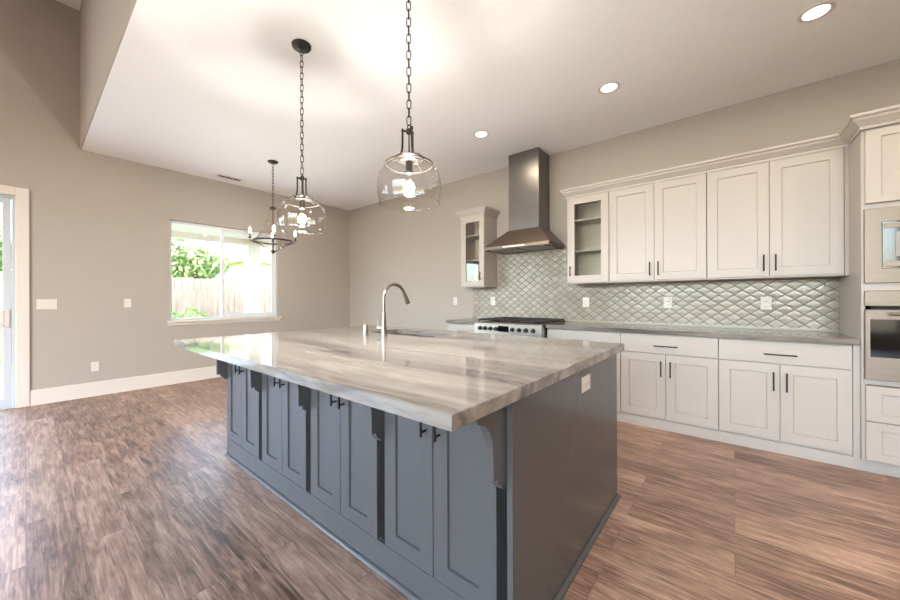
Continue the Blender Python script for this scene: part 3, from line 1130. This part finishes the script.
# ------------------------------------------------------------------ switches and outlets
def plate(name, label, cat, wall, c, z, gangs=1, kind='outlet', horizontal=False, group=None):
    """wall: 'k' kitchen wall (faces -y), 'w' window wall (faces +x), 'i' island end (faces +x)"""
    def place(u0, u1, z0, z1, d0, d1, bev, mb):
        if wall == 'k':
            s0 = YK - 0.0105 if (c > -2.99 and c < 0.66) else YK - 0.0005
            mb.box(u0, u1, s0 - d1, s0 - d0, z0, z1, bev, 1)
        else:
            s0 = XW + 0.0005 if wall == 'w' else BXb + 0.0005
            mb.box(s0 + d0, s0 + d1, u0, u1, z0, z1, bev, 1)
        return mb
    hw, hh = (0.036 + 0.023 * (gangs - 1), 0.0585)
    if horizontal:
        hw, hh = hh, hw
    base = place(c - hw, c + hw, z - hh, z + hh, 0, 0.006, 0.002, MB())
    root = base.build(name, 'plastic')
    tag(root, label, cat, group)
    for gi in range(gangs):
        u = c + (gi - (gangs - 1) / 2) * 0.046
        if kind == 'switch':
            place(u - 0.0165, u + 0.0165, z - 0.033, z + 0.033, 0.0062, 0.010, 0.001, MB()).build('rocker', 'plastic', root)
        else:
            if horizontal:
                recs = ((u - 0.02, z), (u + 0.02, z))
            else:
                recs = ((u, z - 0.02), (u, z + 0.02))
            for ru, rz in recs:
                rc = place(ru - 0.0155, ru + 0.0155, rz - 0.0145, rz + 0.0145, 0.0062, 0.0085, 0.001, MB()).build('socket', 'plastic', root)
                sl = MB()
                place(ru - 0.007, ru - 0.005, rz - 0.003, rz + 0.006, 0.0087, 0.0092, 0, sl)
                place(ru + 0.005, ru + 0.007, rz - 0.003, rz + 0.006, 0.0087, 0.0092, 0, sl)
                place(ru - 0.002, ru + 0.002, rz - 0.010, rz - 0.006, 0.0087, 0.0092, 0, sl)
                sl.build('slots', 'slot', rc)
    return root


plate('light_switch', 'white three-gang switch plate on the wall beside the sliding door', 'light switch', 'w', 0.163, 1.155, 3, 'switch')
plate('light_switch', 'white single switch plate on the wall left of the window', 'light switch', 'w', 0.880, 1.160, 1, 'switch')
plate('wall_outlet', 'white outlet low on the wall above the baseboard', 'outlet', 'w', 0.565, 0.370)
plate('wall_outlet', 'white outlet on the bare wall left of the narrow glass-door cabinet', 'outlet', 'k', -3.325, 1.168)
plate('wall_outlet', 'white outlet on the tile behind the left end of the range', 'outlet', 'k', -2.639, 1.168)
plate('wall_outlet', 'white outlet on the tile below the shelved glass-door cabinet', 'outlet', 'k', -1.352, 1.156)
plate('wall_outlet', 'white outlet on the tile between the two other backsplash outlets right of the range', 'outlet', 'k', -0.527, 1.154)
plate('wall_outlet', 'white double-width outlet on the tile nearest the oven tower', 'outlet', 'k', 0.220, 1.154, 1.3 and 1)
plate('island_outlet', 'white outlet mounted sideways on the island end panel', 'outlet', 'i', 1.742, 0.800, 1, 'outlet', True)

# ------------------------------------------------------------------ ceiling things
can = thing('recessed_light', (-0.826, 3.337, HC), 'middle recessed ceiling light of the row above the wall cabinets', 'ceiling light', 'recessed ceiling lights')
C0 = (-0.826, 3.337)
MB().lathe([(0.062, HC - 0.0005), (0.085, HC - 0.0005), (0.086, HC - 0.004), (0.080, HC - 0.007), (0.066, HC - 0.005), (0.062, HC - 0.003)],
           C0, 32, close=True).build('trim_ring', 'plastic', can, True)
MB().lathe([(0, HC - 0.003), (0.0615, HC - 0.003), (0.0615, HC - 0.001), (0, HC - 0.001)], C0, 32).build('lens', 'can', can, True)


def lamp(kind, name, parent, loc, watts, color, size=0.05, **kw):
    d = bpy.data.lights.new(name, kind)
    d.energy = watts
    d.color = color
    if kind == 'AREA':
        d.shape = 'DISK'
        d.size = size
        d.spread = math.radians(180)
    else:
        d.shadow_soft_size = size
    o = bpy.data.objects.new(name, d)
    COL.objects.link(o)
    o.parent = parent
    o.location = Vector(loc) - ORG[parent.name]
    return o


WARM = (1.0, 0.84, 0.66)
lamp('AREA', 'can_lamp', can, (C0[0], C0[1], HC - 0.008), 4.5, WARM, 0.12)
for x, lb in ((-2.146, 'recessed ceiling light nearest the range hood'), (0.406, 'recessed ceiling light nearest the oven tower, close to the top edge')):
    c = copy_tree(can)
    c.location = (x, 3.337, HC)
    c['label'] = lb
# unseen lamps added to brighten the aisle, right end and great room
for x, y, z, lb, wt in ((-4.6, -1.7, HG, 'unseen recessed fill light added in the tall ceiling above the sliding door', 20), (-4.6, -3.2, HG, 'unseen recessed fill light added in the tall ceiling far from the kitchen', 20),
                        (1.64, 3.337, HC, 'unseen recessed fill light added above the right end of the kitchen wall', 4), (0.75, 1.9, HC, 'unseen recessed fill light added above the aisle beside the island end', 18),
                     (2.2, 1.9, HC, 'unseen recessed fill light added above the far right of the aisle', 52)):
    c = copy_tree(can)
    c.location = (x, y, z)
    c['label'] = lb
    for ch in c.children:
        if ch.type == 'LIGHT':
            ch.data = ch.data.copy()
            ch.data.energy = wt
v = thing('air_vent', (-5.82, 2.01, HC), 'white slotted air vent in the ceiling near the window wall', 'vent')
vx0, vx1, vy0, vy1 = -5.86, -5.73, 1.85, 2.19
MB().box(vx0, vx1, vy0, vy1, HC - 0.006, HC - 0.0005, 0.002).build('frame', 'plastic', v)
for i in range(3):
    y = vy0 + 0.025 + i * 0.1
    MB().box(vx0 + 0.05, vx1 - 0.03, y, y + 0.088, HC - 0.0085, HC - 0.0062).build('slot', 'iron', v)
tag(MB().lathe([(0, HC - 0.012), (0.03, HC - 0.012), (0.045, HC - 0.006), (0.045, HC - 0.0005), (0, HC - 0.0005)], (-3.757, 2.226), 24)
    .build('ceiling_cap', 'ceiling', None, True), 'small white round cap on the ceiling beyond the far glass pendant', 'cap')


def chain(mb, x, y, z0, z1, L=0.050, W=0.011, r=0.0028):
    step = L - 2.6 * r
    n = max(1, int(round((z1 - z0) / step)))
    step = (z1 - z0) / n
    for i in range(n):
        zc = z0 + step * (i + 0.5)
        pts = []
        hl = (step + 2.4 * r) / 2 - W
        for k in range(14):
            a = 2 * math.pi * k / 14
            u = W * math.cos(a)
            z = W * math.sin(a) + (hl if math.sin(a) >= 0 else -hl)
            d = (u * 0.83, u * 0.56) if i % 2 == 0 else (-u * 0.56, u * 0.83)
            pts.append((x + d[0], y + d[1], zc + z))
        mb.tube(pts, r, 6, closed=True)
    return mb


# glass pendants
PX, PY = -1.289, 1.312
pen = thing('pendant_light', (PX, PY, HC), 'near clear glass pendant lamp hanging above the island corner closest to view', 'pendant lamp', 'glass pendants over the island')
MB().lathe([(0, HC - 0.030), (0.012, HC - 0.030), (0.022, HC - 0.022), (0.062, HC - 0.018), (0.068, HC - 0.010), (0.068, HC - 0.0005), (0, HC - 0.0005)],
           (PX, PY), 32).build('canopy', 'bronze', pen, True)
ch = MB()
chain(ch, PX, PY, 2.115, HC - 0.03)
ch.build('chain', 'bronze', pen, True)
hb = MB()
hb.tube([(PX + 0.011 * math.cos(a), PY, 2.105 + 0.011 * math.sin(a)) for a in [2 * math.pi * k / 14 for k in range(14)]], 0.003, 6, closed=True)
hb.lathe([(0, 2.068), (0.014, 2.070), (0.018, 2.080), (0.014, 2.092), (0, 2.095)], (PX, PY), 20)
for k in range(3):
    a = math.radians(100 + 120 * k)
    hb.sphere((PX + 0.034 * math.cos(a), PY + 0.034 * math.sin(a), 2.085), 0.008, u=10, v=6)
    hb.cyl((PX, PY, 2.083), (PX + 0.034 * math.cos(a), PY + 0.034 * math.sin(a), 2.085), 0.006, n=8)
hb.build('hub', 'bronze', pen, True)
for k in range(3):
    a = math.radians(100 + 120 * k)
    prof = [(0.034, 2.095), (0.034, 2.06), (0.034, 2.02), (0.037, 1.985), (0.044, 1.958), (0.058, 1.944), (0.078, 1.936), (0.098, 1.928), (0.112, 1.920), (0.127, 1.908)]
    MB().tube([(PX + r_ * math.cos(a), PY + r_ * math.sin(a), z_) for r_, z_ in prof], 0.0055, 8).build('arm', 'bronze', pen, True)
rg_ = MB()


def ringpts(r_, z_, n=40):
    return [(PX + r_ * math.cos(2 * math.pi * k / n), PY + r_ * math.sin(2 * math.pi * k / n), z_) for k in range(n)]


rg_.tube(ringpts(0.074, 1.938), 0.0045, 8, closed=True)
rg_.tube(ringpts(0.124, 1.907), 0.0045, 8, closed=True)
rg_.build('ring', 'bronze', pen, True)
so = MB()
so.lathe([(0, 1.945), (0.012, 1.945), (0.016, 1.940), (0.046, 1.935), (0.047, 1.929), (0.018, 1.922), (0.018, 1.862), (0.014, 1.858), (0, 1.858)], (PX, PY), 24)
so.cyl((PX, PY, 1.945), (PX, PY, 2.069), 0.004, n=8)
so.build('socket', 'bronze', pen, True)
outp = [(0.056, 1.924), (0.085, 1.917), (0.115, 1.903), (0.140, 1.884), (0.157, 1.858), (0.166, 1.826), (0.168, 1.795), (0.167, 1.762), (0.162, 1.732), (0.156, 1.708), (0.1575, 1.702)]
inp = [(r_ - 0.003, z_) for r_, z_ in reversed(outp)]
sg = MB().lathe(outp + inp, (PX, PY), 56, close=True)
sg.tube(ringpts(0.156, 1.702, 56), 0.0028, 8, closed=True)
sg.build('glass_shade', 'shade_glass', pen, True)
bp = [(0, 1.858), (0.013, 1.857), (0.014, 1.845), (0.024, 1.828), (0.036, 1.808), (0.040, 1.787), (0.036, 1.764), (0.022, 1.745), (0, 1.739)]
bulb = MB().lathe(bp, (PX, PY), 24).build('bulb', 'bulb', pen, True)
MB().sphere((PX, PY, 1.787), 0.026, 1, 1, 1.2, 24, 14).build('filament', 'filament', bulb, True)
pen2 = copy_tree(pen)
pen2.location = (-2.378, PY, HC)
pen2['label'] = 'far clear glass pendant lamp hanging between the near pendant and the candle chandelier'

# candle chandelier
CX, CY = -4.677, 2.164
cd = thing('chandelier', (CX, CY, HC), 'dark metal ring chandelier with four candle bulbs near the window', 'chandelier')
MB().lathe([(0, HC - 0.032), (0.010, HC - 0.030), (0.020, HC - 0.022), (0.060, HC - 0.016), (0.066, HC - 0.008), (0.066, HC - 0.0005), (0, HC - 0.0005)],
           (CX, CY), 28).build('canopy', 'bronze', cd, True)
ch = MB()
chain(ch, CX, CY, 2.45, HC - 0.03)
ch.build('chain', 'bronze', cd, True)
MB().lathe([(0, 2.455), (0.010, 2.45), (0.016, 2.44), (0.046, 2.428), (0.048, 2.418), (0.030, 2.405), (0.012, 2.398), (0, 2.396)], (CX, CY), 24).build('hub', 'bronze', cd, True)
MB().tube([(CX, CY, 2.40), (CX, CY, 1.86)], 0.006, 10).build('stem', 'bronze', cd, True)
RR, RZ = 0.245, 1.978
q = MB()
q.lathe([(RR - 0.004, RZ - 0.011), (RR + 0.004, RZ - 0.011), (RR + 0.004, RZ + 0.011), (RR - 0.004, RZ + 0.011)], (CX, CY), 56, close=True)
q.build('ring', 'bronze', cd, True)
q = MB()
op = [(0.040, 2.418), (0.050, 2.36), (0.070, 2.28), (0.105, 2.19), (0.140, 2.11), (0.185, 2.045), (0.222, 2.005), (0.240, 1.992)]
q.lathe(op + [(r_ - 0.003, z_) for r_, z_ in reversed(op)], (CX, CY), 48, close=True)
q.build('glass_shade', 'shade_glass', cd, True)
MB().lathe([(0, 1.865), (0.018, 1.862), (0.032, 1.848), (0.030, 1.838), (0.014, 1.826), (0.010, 1.815), (0, 1.812)], (CX, CY), 24).build('finial', 'bronze', cd, True)
MB().sphere((CX, CY, 1.785), 0.017, 1, 1, 1.5, 14, 10).build('glass_drop', 'shade_glass', cd, True)
base_a = math.atan2(CY, CX)
for k in range(4):
    a = base_a + math.pi / 2 * k + 0.03
    ca, sa = math.cos(a), math.sin(a)
    MB().tube([(CX + r_ * ca, CY + r_ * sa, z_) for r_, z_ in ((0.242, 1.968), (0.19, 1.945), (0.13, 1.918), (0.085, 1.888), (0.045, 1.862), (0.02, 1.850))],
              0.006, 8).build('brace', 'bronze', cd, True)
    am = MB()
    am.tube([(CX + r_ * ca, CY + r_ * sa, z_) for r_, z_ in ((0.249, 1.974), (0.258, 1.974), (0.272, 1.986), (0.275, 2.004))], 0.006, 8)
    am.lathe([(0, 2.004), (0.012, 2.004), (0.024, 2.014), (0.022, 2.018), (0.010, 2.018), (0, 2.018)], (CX + 0.275 * ca, CY + 0.275 * sa), 16)
    arm = am.build('arm', 'bronze', cd, True)
    MB().cyl((CX + 0.275 * ca, CY + 0.275 * sa, 2.0185), (CX + 0.275 * ca, CY + 0.275 * sa, 2.075), 0.010, n=12).build('candle_sleeve', 'bronze', arm, True)
    MB().lathe([(0, 2.0755), (0.007, 2.076), (0.011, 2.093), (0.010, 2.110), (0.005, 2.132), (0, 2.145)], (CX + 0.275 * ca, CY + 0.275 * sa), 14).build('bulb', 'candle', arm, True)

# ------------------------------------------------------------------ garden seen through the glass
struct(MB().box(-9.25, XW - T, -7, 7, -0.14, -0.04).build('ground_patio', 'concrete'))
struct(MB().box(-40, -9.25, -25, 30, -0.16, -0.08).build('ground_lawn', 'grass'))
struct(MB().box(-9.35, XW - T, 0.3, 7, 2.70, 2.86).box(-9.35, -9.2, 0.3, 7, 2.56, 2.70).build('ceiling_patio', 'soffit'))
pc = thing('patio_column', (-9.15, 3.72, -0.04), 'square cream patio column seen through the right window pane', 'column')
MB().box(-9.32, -9.02, 3.57, 3.87, -0.04, 2.559, 0.01).build('shaft', 'stucco', pc)
MB().box(-9.35, -8.99, 3.54, 3.90, -0.0395, 0.18, 0.01).build('plinth', 'stucco', pc)

FXX = -10.9
fn = thing('garden_fence', (FXX, 1, -0.08), 'weathered wooden board fence along the garden behind the window', 'fence')
bd = MB()
y = -9.0
while y < 12:
    h = 1.78 + random.uniform(-0.02, 0.02)
    bd.box(FXX - 0.01, FXX + 0.01, y, y + 0.135, -0.05, h)
    y += 0.142
bd.build('boards', 'fence', fn)
for z in (0.3, 1.45):
    MB().box(FXX - 0.055, FXX - 0.0105, -9, 12, z, z + 0.09).build('rail', 'fence', fn)
for k in range(9):
    yy = -8.5 + k * 2.4
    MB().box(FXX - 0.15, FXX - 0.056, yy, yy + 0.09, -0.08, 1.85).build('post', 'fence', fn)


def leaves(mb, blobs, n, size):
    for _ in range(n):
        c, r = random.choice(blobs)
        while True:
            d = Vector((random.uniform(-1, 1), random.uniform(-1, 1), random.uniform(-1, 1)))
            if 0.3 < d.length < 1:
                break
        p = Vector(c) + Vector((d.x * r[0], d.y * r[1], d.z * r[2]))
        u = Vector((random.gauss(0, 1), random.gauss(0, 1), random.gauss(0, 1))).normalized()
        w_ = u.orthogonal().normalized()
        s = size * random.uniform(0.6, 1.3)
        a = mb.bm.verts.new(p - u * s)
        b_ = mb.bm.verts.new(p + w_ * s * 0.45 + u * 0.1 * s)
        c_ = mb.bm.verts.new(p + u * s)
        d_ = mb.bm.verts.new(p - w_ * s * 0.45 + u * 0.1 * s)
        mb.bm.faces.new((a, b_, c_, d_))


def tree(x, y, h, blobs, label, n=2600, size=0.11, mat='leaf', name='garden_tree', cat='tree', group=None):
    r_ = thing(name, (x, y, -0.08), label, cat, group)
    tk = MB()
    tk.tube([(x, y, -0.08), (x + 0.05, y + 0.03, h * 0.3), (x - 0.03, y, h * 0.55), (x, y + 0.05, h * 0.8)],
            [0.05 + h * 0.02, 0.04 + h * 0.016, 0.03 + h * 0.012, 0.03], 8)
    for k in range(5):
        a = 2.5 * k
        tk.tube([(x, y, h * 0.4), (x + math.cos(a) * h * 0.1, y + math.sin(a) * h * 0.1, h * 0.58), (x + math.cos(a) * h * 0.2, y + math.sin(a) * h * 0.2, h * 0.75)],
                [0.035, 0.025, 0.012], 6)
    tk.build('trunk', 'bark', r_, True)
    f_ = MB()
    leaves(f_, blobs, n, size)
    f_.build('foliage', mat, r_)
    return r_


tree(-12.6, 2.55, 3.1, [((-12.6, 2.5, 2.55), (0.9, 1.25, 0.62)), ((-12.4, 3.5, 2.3), (0.8, 0.8, 0.5)), ((-12.7, 1.6, 2.6), (0.8, 0.9, 0.6)), ((-12.5, 2.9, 1.95), (0.7, 1.0, 0.45))],
     'leafy green tree rising over the fence in the left window pane', 6500, 0.085, group='garden trees')
tree(-13.4, -1.4, 3.6, [((-13.4, -1.4, 2.8), (1.0, 1.1, 0.8)), ((-13.2, -0.7, 2.3), (0.7, 0.7, 0.5))],
     'green tree over the fence seen through the sliding door', 3800, 0.085, group='garden trees')
tree(-10.35, 2.6, 0.9, [((-10.35, 2.6, 0.5), (0.35, 0.7, 0.5)), ((-10.4, 2.05, 0.55), (0.3, 0.5, 0.45))],
     'low green shrub at the foot of the fence', 900, 0.06, 'leaf2', 'garden_shrub', 'shrub')

hs = thing('neighbour_house', (-19, 9.0, -0.08), 'neighbouring tan house with a brown roof beyond the fence', 'house')
MB().box(-22, -17, 6.6, 15.5, -0.08, 2.9).build('wall', 'house', hs)
MB().loft([[(-16.5, 6.1, 2.9), (-16.5, 16, 2.9), (-22.5, 16, 2.9), (-22.5, 6.1, 2.9)], [(-16.5, 6.1, 3.05), (-16.5, 16, 3.05), (-22.5, 16, 3.05), (-22.5, 6.1, 3.05)],
           [(-19.4, 7.6, 4.4), (-19.4, 14.5, 4.4), (-19.6, 14.5, 4.4), (-19.6, 7.6, 4.4)]]).build('roof', 'roof', hs)
for yy in (8.0, 11.0):
    MB().box(-17.0, -16.96, yy, yy + 1.2, 1.2, 2.3).build('window', 'black_glass', hs)
